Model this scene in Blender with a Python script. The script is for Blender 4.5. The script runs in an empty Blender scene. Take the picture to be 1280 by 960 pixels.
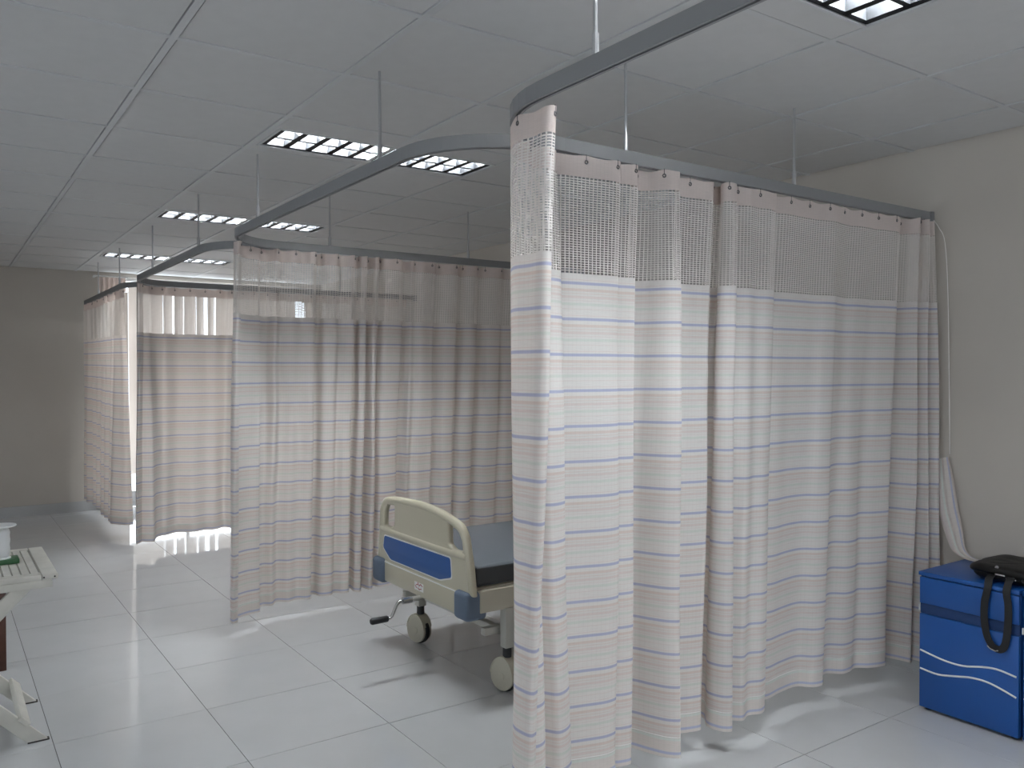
import bpy, bmesh, math, random
from mathutils import Vector, Matrix
random.seed(7)
PI = math.pi
C = bpy.context.scene.collection

# ---------------------------------------------------------------- camera
H = 1.503                                   # eye height
CZ = 2.595                                  # ceiling height
cam_d = bpy.data.cameras.new('camera'); cam = bpy.data.objects.new('camera', cam_d); C.objects.link(cam)
cam_d.sensor_width = 36; cam_d.lens = 36 * 1035 / 1280; cam_d.clip_start = .05
Rm = Matrix(((0.8206, 0.0105, -0.5714), (-0.5715, 0.0111, -0.8205), (-0.0023, 0.9999, 0.0151)))
cam.matrix_world = Matrix.Translation((0, 0, H)) @ Rm.to_4x4()
bpy.context.scene.camera = cam

# ---------------------------------------------------------------- world, view, daylight
w = bpy.data.worlds.new('world'); bpy.context.scene.world = w; w.use_nodes = True
w.node_tree.nodes['Background'].inputs[0].default_value = (.80, .90, 1, 1)
w.node_tree.nodes['Background'].inputs[1].default_value = 2.2
vs = bpy.context.scene.view_settings
vs.view_transform = 'Standard'; vs.look = 'None'; vs.exposure = 0.72; vs.gamma = 1; vs.use_curve_mapping = False
TUBE = 140.0
def area(name, loc, direction, sx, sy, power, col):
    l = bpy.data.lights.new(name, 'AREA'); l.shape = 'RECTANGLE'; l.size = sx; l.size_y = sy; l.energy = power; l.color = col
    o = bpy.data.objects.new(name, l); C.objects.link(o); o.location = loc
    o.rotation_euler = Vector(direction).to_track_quat('-Z', 'Y').to_euler()
    return o
area('daylight_panel', (2.8, 10.35, 1.3), (0, -1, 0), 2.3, 2.5, 30, (.90, .96, 1))
area('daylight_panel', (-3.25, 0.6, 1.55), (1, 0, 0), 1.9, 1.5, 9, (.93, .97, 1))  # added fill light outside an unseen left window
area('daylight_panel', (-3.25, 4.4, 1.55), (1, 0, 0), 1.9, 1.5, 4, (.93, .97, 1))  # weaker added fill, outside the second unseen left window
area('daylight_panel', (1.6, -2.8, 1.45), (0, 1, 0), 2.2, 1.7, 9, (.97, .97, 1))  # added fill from behind the camera, brightens the right wall

# ---------------------------------------------------------------- materials
def mat(name, col, rough=.6, metal=0, spec=.5, noise=0, nscale=8, bump=0, bscale=200, emit=None, coat=0):
    m = bpy.data.materials.new(name); m.use_nodes = True; nt = m.node_tree; b = nt.nodes['Principled BSDF']
    b.inputs['Base Color'].default_value = (*col, 1); b.inputs['Roughness'].default_value = rough
    b.inputs['Metallic'].default_value = metal; b.inputs['Specular IOR Level'].default_value = spec
    b.inputs['Coat Weight'].default_value = coat
    tc = nt.nodes.new('ShaderNodeTexCoord')
    if noise:
        n = nt.nodes.new('ShaderNodeTexNoise'); n.inputs['Scale'].default_value = nscale; n.inputs['Detail'].default_value = 4
        nt.links.new(tc.outputs['Object'], n.inputs['Vector'])
        r = nt.nodes.new('ShaderNodeMapRange'); r.inputs['To Min'].default_value = 1 - noise; r.inputs['To Max'].default_value = 1 + noise
        r.inputs['From Min'].default_value = .3; r.inputs['From Max'].default_value = .7
        nt.links.new(n.outputs['Fac'], r.inputs['Value'])
        x = nt.nodes.new('ShaderNodeVectorMath'); x.operation = 'SCALE'; x.inputs[0].default_value = col
        nt.links.new(r.outputs[0], x.inputs['Scale']); nt.links.new(x.outputs[0], b.inputs['Base Color'])
    if bump:
        n = nt.nodes.new('ShaderNodeTexNoise'); n.inputs['Scale'].default_value = bscale
        nt.links.new(tc.outputs['Object'], n.inputs['Vector'])
        bp = nt.nodes.new('ShaderNodeBump'); bp.inputs['Strength'].default_value = bump; bp.inputs['Distance'].default_value = .002
        nt.links.new(n.outputs['Fac'], bp.inputs['Height']); nt.links.new(bp.outputs[0], b.inputs['Normal'])
    if emit:
        b.inputs['Emission Color'].default_value = (*emit[0], 1); b.inputs['Emission Strength'].default_value = emit[1]
    return m

def cloth(name, base, trans, striped=False):
    """woven cloth: diffuse plus translucent; stripes run by the woven length (uv v, metres)"""
    m = bpy.data.materials.new(name); m.use_nodes = True; nt = m.node_tree; nt.nodes.clear()
    N = nt.nodes.new; L = nt.links.new
    out = N('ShaderNodeOutputMaterial'); d = N('ShaderNodeBsdfDiffuse'); t = N('ShaderNodeBsdfTranslucent'); mx = N('ShaderNodeMixShader')
    mx.inputs[0].default_value = trans
    uv = N('ShaderNodeUVMap'); sp = N('ShaderNodeSeparateXYZ'); L(uv.outputs[0], sp.inputs[0])
    if striped:
        dv = N('ShaderNodeMath'); dv.operation = 'DIVIDE'; dv.inputs[1].default_value = -.1205; L(sp.outputs[1], dv.inputs[0])
        fr = N('ShaderNodeMath'); fr.operation = 'FRACT'; L(dv.outputs[0], fr.inputs[0])
        cr = N('ShaderNodeValToRGB'); cr.color_ramp.interpolation = 'LINEAR'
        W = base; BL = (.48, .50, .655); PE = (.73, .64, .595); PK = (.735, .66, .635); GR = (.69, .72, .675)
        W2 = tuple(c * .97 for c in base)
        st = [(0, BL), (.050, BL), (.078, W), (.16, W), (.18, PE), (.235, PE), (.26, W2), (.29, W2), (.315, PE), (.325, W2), (.36, W2), (.38, PK), (.43, PK), (.455, W2),
              (.49, W), (.50, PK), (.515, W2), (.56, W), (.58, GR), (.635, GR), (.66, W), (.73, W), (.745, PK), (.76, W), (.91, W), (.925, PK), (.94, W), (.975, W), (.995, BL)]
        e = cr.color_ramp.elements
        e[0].position = st[0][0]; e[0].color = (*st[0][1], 1); e[1].position = st[-1][0]; e[1].color = (*st[-1][1], 1)
        for p, c in st[1:-1]:
            k = e.new(p); k.color = (*c, 1)
        L(fr.outputs[0], cr.inputs[0]); col = cr.outputs[0]
    else:
        rgb = N('ShaderNodeRGB'); rgb.outputs[0].default_value = (*base, 1); col = rgb.outputs[0]
    # weave: thin darker warp threads and a little slub
    wv = N('ShaderNodeMath'); wv.operation = 'MULTIPLY'; wv.inputs[1].default_value = 2 * PI / .016; L(sp.outputs[0], wv.inputs[0])
    sn = N('ShaderNodeMath'); sn.operation = 'SINE'; L(wv.outputs[0], sn.inputs[0])
    mr = N('ShaderNodeMapRange'); mr.inputs['From Min'].default_value = .8; mr.inputs['From Max'].default_value = 1
    mr.inputs['To Min'].default_value = 1; mr.inputs['To Max'].default_value = .965; L(sn.outputs[0], mr.inputs['Value'])
    nz = N('ShaderNodeTexNoise'); nz.inputs['Scale'].default_value = 1; nz.inputs['Detail'].default_value = 3
    mp = N('ShaderNodeMapping'); mp.inputs['Scale'].default_value = (25, 500, 1); L(uv.outputs[0], mp.inputs[0]); L(mp.outputs[0], nz.inputs['Vector'])
    m2 = N('ShaderNodeMapRange'); m2.inputs['From Min'].default_value = .3; m2.inputs['From Max'].default_value = .7
    m2.inputs['To Min'].default_value = .95; m2.inputs['To Max'].default_value = 1.04; L(nz.outputs['Fac'], m2.inputs['Value'])
    mu = N('ShaderNodeMath'); mu.operation = 'MULTIPLY'; L(mr.outputs[0], mu.inputs[0]); L(m2.outputs[0], mu.inputs[1])
    sc = N('ShaderNodeVectorMath'); sc.operation = 'SCALE'; L(col, sc.inputs[0]); L(mu.outputs[0], sc.inputs['Scale'])
    bp = N('ShaderNodeBump'); bp.inputs['Strength'].default_value = .25; bp.inputs['Distance'].default_value = .001
    L(nz.outputs['Fac'], bp.inputs['Height']); L(bp.outputs[0], d.inputs['Normal'])
    # light that has gone through the cloth is warmer
    wm = N('ShaderNodeMix'); wm.data_type = 'RGBA'; wm.blend_type = 'MULTIPLY'; wm.inputs[0].default_value = 1
    wm.inputs[7].default_value = (1, .87, .78, 1); L(sc.outputs[0], wm.inputs[6])
    L(sc.outputs[0], d.inputs[0]); L(wm.outputs[2], t.inputs[0]); L(d.outputs[0], mx.inputs[1]); L(t.outputs[0], mx.inputs[2]); L(mx.outputs[0], out.inputs[0])
    return m

M = {
 'tile':   mat('ceiling_board', (.57, .565, .56), .75, noise=.02, bump=.12, bscale=400),
 'bar':    mat('ceiling_bar_paint', (.55, .555, .56), .5),
 'slab':   mat('ceiling_void', (.10, .10, .10), .9),
 'wall':   mat('wall_paint', (.53, .49, .44), .7, noise=.03, nscale=2, bump=.1, bscale=120),
 'skirt':  mat('skirting_tile', (.42, .42, .42), .25),
 'grout':  mat('grout', (.10, .095, .09), .9),
 'floor':  mat('polished_floor_tile', (.56, .565, .57), .07, spec=.55, noise=.02, nscale=3),
 'rail':   mat('grey_rail_paint', (.235, .235, .24), .45),
 'rod':    mat('rod_metal', (.5, .5, .51), .3, metal=.8),
 'white':  mat('white_plastic', (.75, .75, .74), .4),
 'alu':    mat('louver_aluminium', (.55, .56, .58), .4, metal=.5),
 'blade':  mat('louver_blade_alloy', (.012, .0125, .014), .5, spec=.15),
 'spine':  mat('louver_spine_alloy', (.03, .031, .034), .5, spec=.2),
 'tray':   mat('lamp_tray', (.8, .82, .84), .35),
 'tube':   mat('tube_glow', (1, 1, 1), .5, emit=((.92, .97, 1), TUBE)),
 'cloth':  cloth('striped_curtain_cloth', (.78, .765, .745), .36, True),
 'hem':    cloth('striped_hem_cloth', (.71, .66, .62), .16, True),
 'header': cloth('curtain_header_cloth', (.70, .625, .595), .30),
 'net':    cloth('curtain_net', (.80, .775, .75), .30),
 'stitch': mat('stitch_thread', (.85, .83, .80), .8),
 'eyelet': mat('eyelet_dark', (.12, .11, .11), .4, metal=.5),
 'vane':   cloth('blind_vane_cloth', (.68, .65, .62), .20),
 'beige':  mat('bed_beige_plastic', (.50, .46, .35), .35, coat=.2),
 'beigem': mat('bed_beige_paint', (.43, .40, .32), .4),
 'blueP':  mat('bed_blue_inset', (.025, .095, .29), .45),
 'bump':   mat('bed_bumper', (.10, .135, .19), .5),
 'matt':   mat('mattress_vinyl', (.13, .145, .165), .42, bump=.1, bscale=60),
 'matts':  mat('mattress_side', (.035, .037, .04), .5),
 'chrome': mat('crank_steel', (.5, .5, .5), .25, metal=1),
 'black':  mat('black_rubber', (.015, .015, .017), .5),
 'castor': mat('castor_plastic', (.50, .47, .38), .4),
 'steel':  mat('bed_steel', (.45, .44, .40), .35, metal=.2),
 'cab':    mat('locker_blue', (.009, .078, .30), .38, noise=.04, nscale=5),
 'cabdk':  mat('locker_recess', (.005, .032, .12), .6),
 'trim':   mat('locker_trim', (.75, .75, .73), .4),
 'bag':    mat('bag_leather', (.006, .0055, .0055), .5, spec=.25, bump=.2, bscale=300),
 'strap':  mat('bag_webbing', (.008, .008, .009), .75),
 'wood':   mat('painted_wood', (.62, .60, .54), .55, noise=.07, nscale=14, bump=.15, bscale=60),
 'worn':   mat('worn_wood_end', (.05, .045, .04), .8),
 'brown':  mat('brown_wood', (.07, .022, .012), .4, noise=.2, nscale=20),
 'spool':  mat('spool_plastic', (.75, .76, .76), .35),
 'thread': mat('spool_cord', (.80, .81, .82), .7, bump=.4, bscale=150),
 'green':  mat('green_plastic', (.02, .10, .03), .45),
 'red':    mat('sticker_red', (.35, .04, .05), .5),
 'alufr':  mat('window_frame_aluminium', (.55, .55, .55), .4, metal=.3),
}
def glass():
    m = bpy.data.materials.new('window_glass'); m.use_nodes = True; nt = m.node_tree; nt.nodes.clear()
    o = nt.nodes.new('ShaderNodeOutputMaterial'); t = nt.nodes.new('ShaderNodeBsdfTransparent'); g = nt.nodes.new('ShaderNodeBsdfGlossy')
    g.inputs['Roughness'].default_value = .02; mx = nt.nodes.new('ShaderNodeMixShader'); mx.inputs[0].default_value = .06
    nt.links.new(t.outputs[0], mx.inputs[1]); nt.links.new(g.outputs[0], mx.inputs[2]); nt.links.new(mx.outputs[0], o.inputs[0]); return m
M['glass'] = glass()

# ---------------------------------------------------------------- helpers
def origin(p):
    v = Vector((0, 0, 0))
    while p is not None:
        v += p.location; p = p.parent
    return v
def link(name, me, parent=None, loc=None):
    o = bpy.data.objects.new(name, me); C.objects.link(o)
    if parent is not None: o.parent = parent
    if loc is not None: o.location = Vector(loc) - origin(parent)
    return o
def tag(o, label=None, cat=None, group=None, kind=None):
    if label: o['label'] = label
    if cat: o['category'] = cat
    if group: o['group'] = group
    if kind: o['kind'] = kind
    return o
def empty(name, loc, label, cat, group=None):
    o = bpy.data.objects.new(name, None); C.objects.link(o); o.location = loc; o.empty_display_size = .1
    return tag(o, label, cat, group)
class MB:
    def __init__(s): s.v = []; s.f = []; s.uv = None
    def add(s, vs, fs):
        n = len(s.v); s.v += [tuple(v) for v in vs]; s.f += [tuple(i + n for i in f) for f in fs]
    def box(s, a, b):
        x0, y0, z0 = a; x1, y1, z1 = b
        s.add([(x0,y0,z0),(x1,y0,z0),(x1,y1,z0),(x0,y1,z0),(x0,y0,z1),(x1,y0,z1),(x1,y1,z1),(x0,y1,z1)],
              [(0,3,2,1),(4,5,6,7),(0,1,5,4),(1,2,6,5),(2,3,7,6),(3,0,4,7)]); return s
    def beam(s, p, q, wy, h, side=(0, 1, 0)):
        """a bar of rectangular section from p to q; wy wide along side, h the other way"""
        p = Vector(p); q = Vector(q); d = (q - p).normalized(); sd = Vector(side); sd = (sd - d * sd.dot(d)).normalized(); u = d.cross(sd)
        vs = []
        for c in (p, q):
            for a, b in ((-1,-1),(1,-1),(1,1),(-1,1)): vs.append(c + sd * (a * wy / 2) + u * (b * h / 2))
        s.add(vs, [(0,3,2,1),(4,5,6,7),(0,1,5,4),(1,2,6,5),(2,3,7,6),(3,0,4,7)]); return s
    def tube(s, pts, r, n=10, cap=True):
        pts = [Vector(p) for p in pts]; rs = r if isinstance(r, (list, tuple)) else [r] * len(pts)
        up = Vector((0, 0, 1)); rings = []
        for i, p in enumerate(pts):
            d = (pts[min(i + 1, len(pts) - 1)] - pts[max(i - 1, 0)]).normalized()
            a = d.cross(up)
            if a.length < .05: a = d.cross(Vector((1, 0, 0)))
            a.normalize(); b = d.cross(a)
            rings.append([p + (a * math.cos(2*PI*k/n) + b * math.sin(2*PI*k/n)) * rs[i] for k in range(n)])
        vs = [v for rg in rings for v in rg]; fs = []
        for i in range(len(pts) - 1):
            for k in range(n): fs.append((i*n+k, i*n+(k+1)%n, (i+1)*n+(k+1)%n, (i+1)*n+k))
        if cap: fs += [tuple(range(n))[::-1], tuple(range((len(pts)-1)*n, len(pts)*n))]
        s.add(vs, fs); return s
    def lathe(s, c, prof, n=24, axis='z'):
        vs = []; fs = []
        for r, h in prof:
            for k in range(n):
                a = 2*PI*k/n; x, y = r*math.cos(a), r*math.sin(a)
                p = {'z': (x, y, h), 'x': (h, x, y), 'y': (x, h, y)}[axis]
                vs.append((c[0]+p[0], c[1]+p[1], c[2]+p[2]))
        m = len(prof)
        for i in range(m-1):
            for k in range(n): fs.append((i*n+k, i*n+(k+1)%n, (i+1)*n+(k+1)%n, (i+1)*n+k))
        fs += [tuple(range(n)), tuple(range((m-1)*n, m*n))]
        s.add(vs, fs); return s
    def build(s, name, m, parent=None, bevel=0, smooth=False, segs=2):
        o3 = origin(parent)
        me = bpy.data.meshes.new(name); me.from_pydata([Vector(v) - o3 for v in s.v], [], s.f)
        bm = bmesh.new(); bm.from_mesh(me); bmesh.ops.recalc_face_normals(bm, faces=bm.faces)
        if bevel:
            es = [e for e in bm.edges if len(e.link_faces) == 2 and e.calc_face_angle(0) > .6]
            bmesh.ops.bevel(bm, geom=es, offset=bevel, segments=segs, affect='EDGES', profile=.5)
        bm.to_mesh(me); bm.free()
        if smooth or bevel:
            for p in me.polygons: p.use_smooth = True
            try: me.set_sharp_from_angle(angle=.7)
            except Exception: pass
        me.materials.append(M[m] if isinstance(m, str) else m)
        return link(name, me, parent)
def crom(P, sub):
    """Catmull-Rom through tuples of any dimension"""
    out = []; n = len(P); D = len(P[0])
    for i in range(n - 1):
        p0 = P[max(i-1, 0)]; p1 = P[i]; p2 = P[i+1]; p3 = P[min(i+2, n-1)]
        for k in range(sub):
            t = k / sub
            out.append(tuple(.5*(2*p1[d] + (p2[d]-p0[d])*t + (2*p0[d]-5*p1[d]+4*p2[d]-p3[d])*t*t + (3*p1[d]-p0[d]-3*p2[d]+p3[d])*t**3) for d in range(D)))
    out.append(tuple(P[-1])); return out
def plate(name, outline, holes, depth, bevel, m, parent, frame):
    """flat board cut from a 2D outline with holes, rounded edges; frame(a, b, c) maps (outline x, outline y, thickness) to world"""
    cu = bpy.data.curves.new(name, 'CURVE'); cu.dimensions = '2D'; cu.fill_mode = 'BOTH'; cu.extrude = depth/2 - bevel; cu.bevel_depth = bevel; cu.bevel_resolution = 3
    for loop in [outline] + holes:
        sp = cu.splines.new('POLY'); sp.points.add(len(loop) - 1)
        for i, (a, b) in enumerate(loop): sp.points[i].co = (a, b, 0, 1)
        sp.use_cyclic_u = True
    t = bpy.data.objects.new('tmp', cu); C.objects.link(t); dg = bpy.context.evaluated_depsgraph_get()
    me = bpy.data.meshes.new_from_object(t.evaluated_get(dg)); bpy.data.objects.remove(t); bpy.data.curves.remove(cu)
    o3 = origin(parent)
    for v in me.vertices: v.co = Vector(frame(*v.co)) - o3
    me.name = name; me.materials.clear(); me.materials.append(M[m])
    bm = bmesh.new(); bm.from_mesh(me); bmesh.ops.remove_doubles(bm, verts=bm.verts, dist=1e-5); bmesh.ops.recalc_face_normals(bm, faces=bm.faces); bm.to_mesh(me); bm.free()
    for p in me.polygons: p.use_smooth = True
    try: me.set_sharp_from_angle(angle=.9)
    except Exception: pass
    return link(name, me, parent)
def round_poly(pts, r, seg=5):
    out = []; n = len(pts)
    for i in range(n):
        p = Vector(pts[i]); a = Vector(pts[i-1]); b = Vector(pts[(i+1) % n])
        rr = r[i] if isinstance(r, (list, tuple)) else r
        rr = min(rr, (a-p).length*.49, (b-p).length*.49)
        q0 = p + (a-p).normalized()*rr; q1 = p + (b-p).normalized()*rr
        for k in range(seg+1):
            t = k/seg; out.append(tuple(q0*(1-t)**2 + p*2*t*(1-t) + q1*t*t))
    return out

# ---------------------------------------------------------------- the room
X0, X1, Y0, Y1 = -2.95, 4.02, -2.5, 10.0
gx, gy = .6499, 1.667                        # ceiling grid lines
fx, fy = .3771, 3.1906                       # floor joints
floor = tag(MB().box((X0, Y0, -.06), (X1, Y1, -.0025)).build('floor', 'grout'), 'pale grey polished porcelain tile floor', kind='structure')
ceil = tag(MB().box((X0, Y0, CZ + .13), (X1, Y1, CZ + .2)).build('ceiling', 'slab'), 'suspended ceiling of pale grey square boards', kind='structure')
def cells(a0, lo, hi):
    k = math.floor((lo - a0) / .6); r = []
    while a0 + .6*k < hi - .02:
        a = max(lo, a0 + .6*k); b = min(hi, a0 + .6*(k+1))
        if b - a > .03: r.append((a, b))
        k += 1
    return r
ft = MB().box((-.5, -.5, -.012), (.5, .5, 0)); fme = None
for (xa, xb) in cells(fx, X0, X1):
    for (ya, yb) in cells(fy, Y0, Y1):
        sx, sy = xb-xa-.0028, yb-ya-.0028
        if fme is None:
            o = ft.build('floor_tile', 'floor', floor); fme = o.data
        else: o = link('floor_tile', fme, floor)
        o.location = ((xa+xb)/2, (ya+yb)/2, random.uniform(-.0003, .0003)); o.scale = (sx, sy, 1)
        o.rotation_euler = (random.gauss(0, .0006), random.gauss(0, .0006), 0)
LAMPX = (1.25, 2.45); LAMPY = [1.373, 3.815, 6.08, 8.46, -1.03]  # last lamp is an unseen fixture added for fill
ct = MB().box((-.5, -.5, 0), (.5, .5, .014)); cme = None
def under_lamp(xa, xb, ya, yb):
    xc, yc = (xa+xb)/2, (ya+yb)/2
    return LAMPX[0] < xc < LAMPX[1] and any(abs((ya+yb)/2 - (gy + .6*k + .3)) < .05 for k in (-5, -1, 3, 7, 11))
for (xa, xb) in cells(gx, X0, X1):
    for (ya, yb) in cells(gy, Y0, Y1):
        if under_lamp(xa, xb, ya, yb): continue
        if cme is None:
            o = ct.build('ceiling_tile', 'tile', ceil); cme = o.data
        else: o = link('ceiling_tile', cme, ceil)
        o.location = ((xa+xb)/2 + random.uniform(-.0015, .0015), (ya+yb)/2 + random.uniform(-.0015, .0015), CZ + .003 + random.uniform(0, .0015))
        o.scale = (xb-xa-.0315, yb-ya-.0315, 1); o.rotation_euler = (random.gauss(0, .0015), random.gauss(0, .0015), 0)
k = math.ceil((X0-gx)/.6)
while gx + .6*k < X1 - .02:
    x = gx + .6*k
    if x > X0 + .02: MB().box((x-.012, Y0, CZ), (x+.012, Y1, CZ+.02)).build('ceiling_bar', 'bar', ceil)
    k += 1
k = math.ceil((Y0-gy)/.6)
while gy + .6*k < Y1 - .02:
    y = gy + .6*k
    if y > Y0+.02: MB().box((X0, y-.012, CZ+.0008), (X1, y+.012, CZ+.019)).build('ceiling_bar', 'bar', ceil)
    k += 1
def struct(name, mb, m, label=None): return tag(mb.build(name, m), label, kind='structure')
struct('wall_right', MB().box((X1, Y0-.2, -.06), (X1+.15, Y1+.2, CZ+.2)), 'wall', 'painted wall beside the bed heads')
struct('wall_back', MB().box((X0-.2, Y0-.15, -.06), (.5, Y0, CZ+.2)).box((.5, Y0-.15, -.06), (2.7, Y0, .6)).box((.5, Y0-.15, 2.3), (2.7, Y0, CZ+.2)).box((2.7, Y0-.15, -.06), (X1+.1, Y0, CZ+.2)), 'wall')
WX0, WX1, WZ = 1.62, 3.93, 2.555             # opening in the far wall
struct('wall_far', MB().box((X0-.2, Y1, -.06), (WX0, Y1+.15, CZ+.2)).box((WX0, Y1, WZ), (WX1, Y1+.15, CZ+.2)).box((WX1, Y1, -.06), (X1, Y1+.15, CZ+.2)), 'wall', 'beige painted far end wall')
lw = MB(); wins = [(-.35, 1.55), (3.45, 5.35)]; a = Y0
for (ya, yb) in wins:
    lw.box((X0-.15, a, -.06), (X0, ya, CZ+.2)); lw.box((X0-.15, ya, -.06), (X0, yb, .8)); lw.box((X0-.15, ya, 2.3), (X0, yb, CZ+.2)); a = yb
lw.box((X0-.15, a, -.06), (X0, Y1+.15, CZ+.2))
struct('wall_left', lw, 'wall')
struct('baseboard_far', MB().box((X0, Y1-.012, 0), (WX0-.04, Y1, .11)), 'skirt', 'grey tile skirting at the foot of the far wall')
struct('baseboard_right', MB().box((X1-.012, Y0, 0), (X1, Y1, .11)), 'skirt')
struct('baseboard_left', MB().box((X0, Y0, 0), (X0+.012, Y1-.02, .11)), 'skirt')
def window(name, p0, p1, axis, nm, label):
    """frame bars, mullions and one pane between each pair"""
    fr = MB(); (u0, z0), (u1, z1), d = p0, p1, .05
    def bx(ua, ub, za, zb, t0, t1):
        return ((ua, t0, za), (ub, t1, zb)) if axis[0] == 'y' else ((t0, ua, za), (t1, ub, zb))
    t = axis[1]
    for (ua, ub, za, zb) in [(u0, u0+.05, z0, z1), (u1-.05, u1, z0, z1), (u0+.05, u1-.05, z0, z0+.05), (u0+.05, u1-.05, z1-.035, z1)]:
        fr.box(*bx(ua, ub, za, zb, t, t+d))
    if name == 'window_1': fr.box((u0+.05, t+.004, .05), (u1-.05, t+d-.004, .17))  # bottom panel added to cut the bright floor patch under the curtains
    o = fr.build(name, 'alufr', bevel=.003); tag(o, label, kind='structure')
    st = (u1-u0-.05)/nm
    for k in range(nm):
        a = u0 + .025 + st*k
        if k: MB().box(*bx(a-.02, a+.02, z0+.05, z1-.035, t+.002, t+d-.002)).build('mullion', 'alufr', o)
        MB().box(*bx(a+.022, a+st-.022, z0+.045, z1-.03, t+.022, t+.027)).build('pane', 'glass', o)
    return o
window('window_1', (WX0, 0.0), (WX1, WZ), ('y', Y1+.05), 3, 'tall glazed opening in the far wall')
window('window_added_4', (.5, .6), (2.7, 2.3), ('y', Y0-.1), 2, None)  # added window out of view, lets the back fill light in
window('window_added_2', (-.35, .8), (1.55, 2.3), ('x', X0-.1), 2, None)  # added out of view, opening for the left fill light
window('window_added_3', (3.45, .8), (5.35, 2.3), ('x', X0-.1), 2, None)  # likewise added, for the second left fill light

# ---------------------------------------------------------------- ceiling lights
lab = ['nearest recessed ceiling light, glowing at the top right edge above the bare rail',
       'second recessed louvred ceiling light, long and bright beyond the near curtain corner',
       'third recessed louvred ceiling light, partly behind the second curtain rail corner',
       'farthest recessed louvred ceiling light, close to the far wall', 'recessed louvred ceiling light behind the camera, added as unseen fill']
for li, yc in enumerate(LAMPY):
    kk = (-1, 3, 7, 11, -5)[li]; ya, yb = gy + .6*kk + .014, gy + .6*(kk+1) - .014
    xa, xb = 1.29, 2.455 - .012; y0, y1 = yc-.15, yc+.15
    t = empty('ceiling_light', ((xa+xb)/2, yc, CZ), lab[li], 'ceiling light', 'recessed ceiling lights')
    fp = MB()
    z0, z1 = CZ+.001, CZ+.012
    for (p, q, r, s) in [(1.264, 2.436, ya, y0), (1.264, 2.436, y1, yb), (1.264, xa, y0, y1)]: fp.box((p, r, z0), (q, s, z1))
    fp.build('filler_panel', 'tile', t)
    fr = MB()
    for (p, q, r, s) in [(xa-.012, xb, y0-.012, y0), (xa-.012, xb, y1, y1+.012), (xa-.012, xa, y0, y1), (xb-.012, xb, y0, y1)]: fr.box((p, r, CZ-.004), (q, s, CZ+.004))
    fr.build('frame', 'bar', t)
    tr = MB(); zt = CZ+.105
    tr.box((xa-.008, y0-.008, zt), (xb, y1+.008, zt+.008))
    tr.box((xa-.008, y0-.008, CZ+.004), (xa, y1+.008, zt)); tr.box((xb-.012, y0-.008, CZ+.004), (xb-.004, y1+.008, zt))
    tr.box((xa, y0-.008, CZ+.004), (xb-.012, y0, zt)); tr.box((xa, y1, CZ+.004), (xb-.012, y1+.008, zt))
    tr.build('tray', 'tray', t)
    for dy in (-.073, .073): MB().tube([(xa+.04, yc+dy, CZ+.075), (xb-.05, yc+dy, CZ+.075)], .013, 12).build('tube', 'tube', t)
    sp = MB()                               # centre spine and curved side reflectors of the louver
    def vee(ya_, w0, w1):
        sp.add([(xa+.004, ya_-w0, CZ+.003), (xb-.016, ya_-w0, CZ+.003), (xb-.016, ya_+w0, CZ+.003), (xa+.004, ya_+w0, CZ+.003),
                (xa+.004, ya_-w1, CZ+.045), (xb-.016, ya_-w1, CZ+.045), (xb-.016, ya_+w1, CZ+.045), (xa+.004, ya_+w1, CZ+.045)],
               [(0,3,2,1),(4,5,6,7),(0,1,5,4),(1,2,6,5),(2,3,7,6),(3,0,4,7)])
    vee(yc, .010, .003); vee(y0+.010, .009, .003); vee(y1-.010, .009, .003)
    sp.build('louver_spine', 'spine', t)
    nb = 10; bme = None
    for k in range(nb+1):
        x = xa + .012 + (xb-xa-.04)*k/nb
        if bme is None:
            b = MB(); x_ = x
            b.add([(x-.015, y0+.004, CZ+.003), (x+.015, y0+.004, CZ+.003), (x+.015, y1-.004, CZ+.003), (x-.015, y1-.004, CZ+.003),
                   (x-.002, y0+.004, CZ+.060), (x+.002, y0+.004, CZ+.060), (x+.002, y1-.004, CZ+.060), (x-.002, y1-.004, CZ+.060)],
                  [(0,3,2,1),(4,5,6,7),(0,1,5,4),(1,2,6,5),(2,3,7,6),(3,0,4,7)])
            bme = b.build('louver_blade', 'blade', t).data
        else:
            o = link('louver_blade', bme, t); o.location = (x - x_, 0, 0)

# ---------------------------------------------------------------- curtain rails
RT, RB, RX = 2.277, 2.232, 1.338
def arc(cx, cy, r, a0, a1, n=12): return [(cx + r*math.cos(a0+(a1-a0)*k/n), cy + r*math.sin(a0+(a1-a0)*k/n)) for k in range(n+1)]
def sweep(path, wd, z0, z1):
    mb = MB(); vs = []; fs = []; n = len(path)
    # C-section: open slot at the underside
    prof = [(-wd/2, z0), (-wd/2, z1), (wd/2, z1), (wd/2, z0), (.004, z0), (.004, z0+.012), (-.004, z0+.012), (-.004, z0)]
    m = len(prof)
    for i, p in enumerate(path):
        a = path[max(i-1, 0)]; b = path[min(i+1, n-1)]; d = Vector((b[0]-a[0], b[1]-a[1])).normalized(); nr = (-d.y, d.x)
        for (s, z) in prof: vs.append((p[0]+nr[0]*s, p[1]+nr[1]*s, z))
    for i in range(n-1):
        for k in range(m): fs.append((i*m+k, i*m+(k+1) % m, (i+1)*m+(k+1) % m, (i+1)*m+k))
    fs.append(tuple(range(m))); fs.append(tuple(range((n-1)*m, n*m)))
    mb.add(vs, fs); return mb
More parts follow.
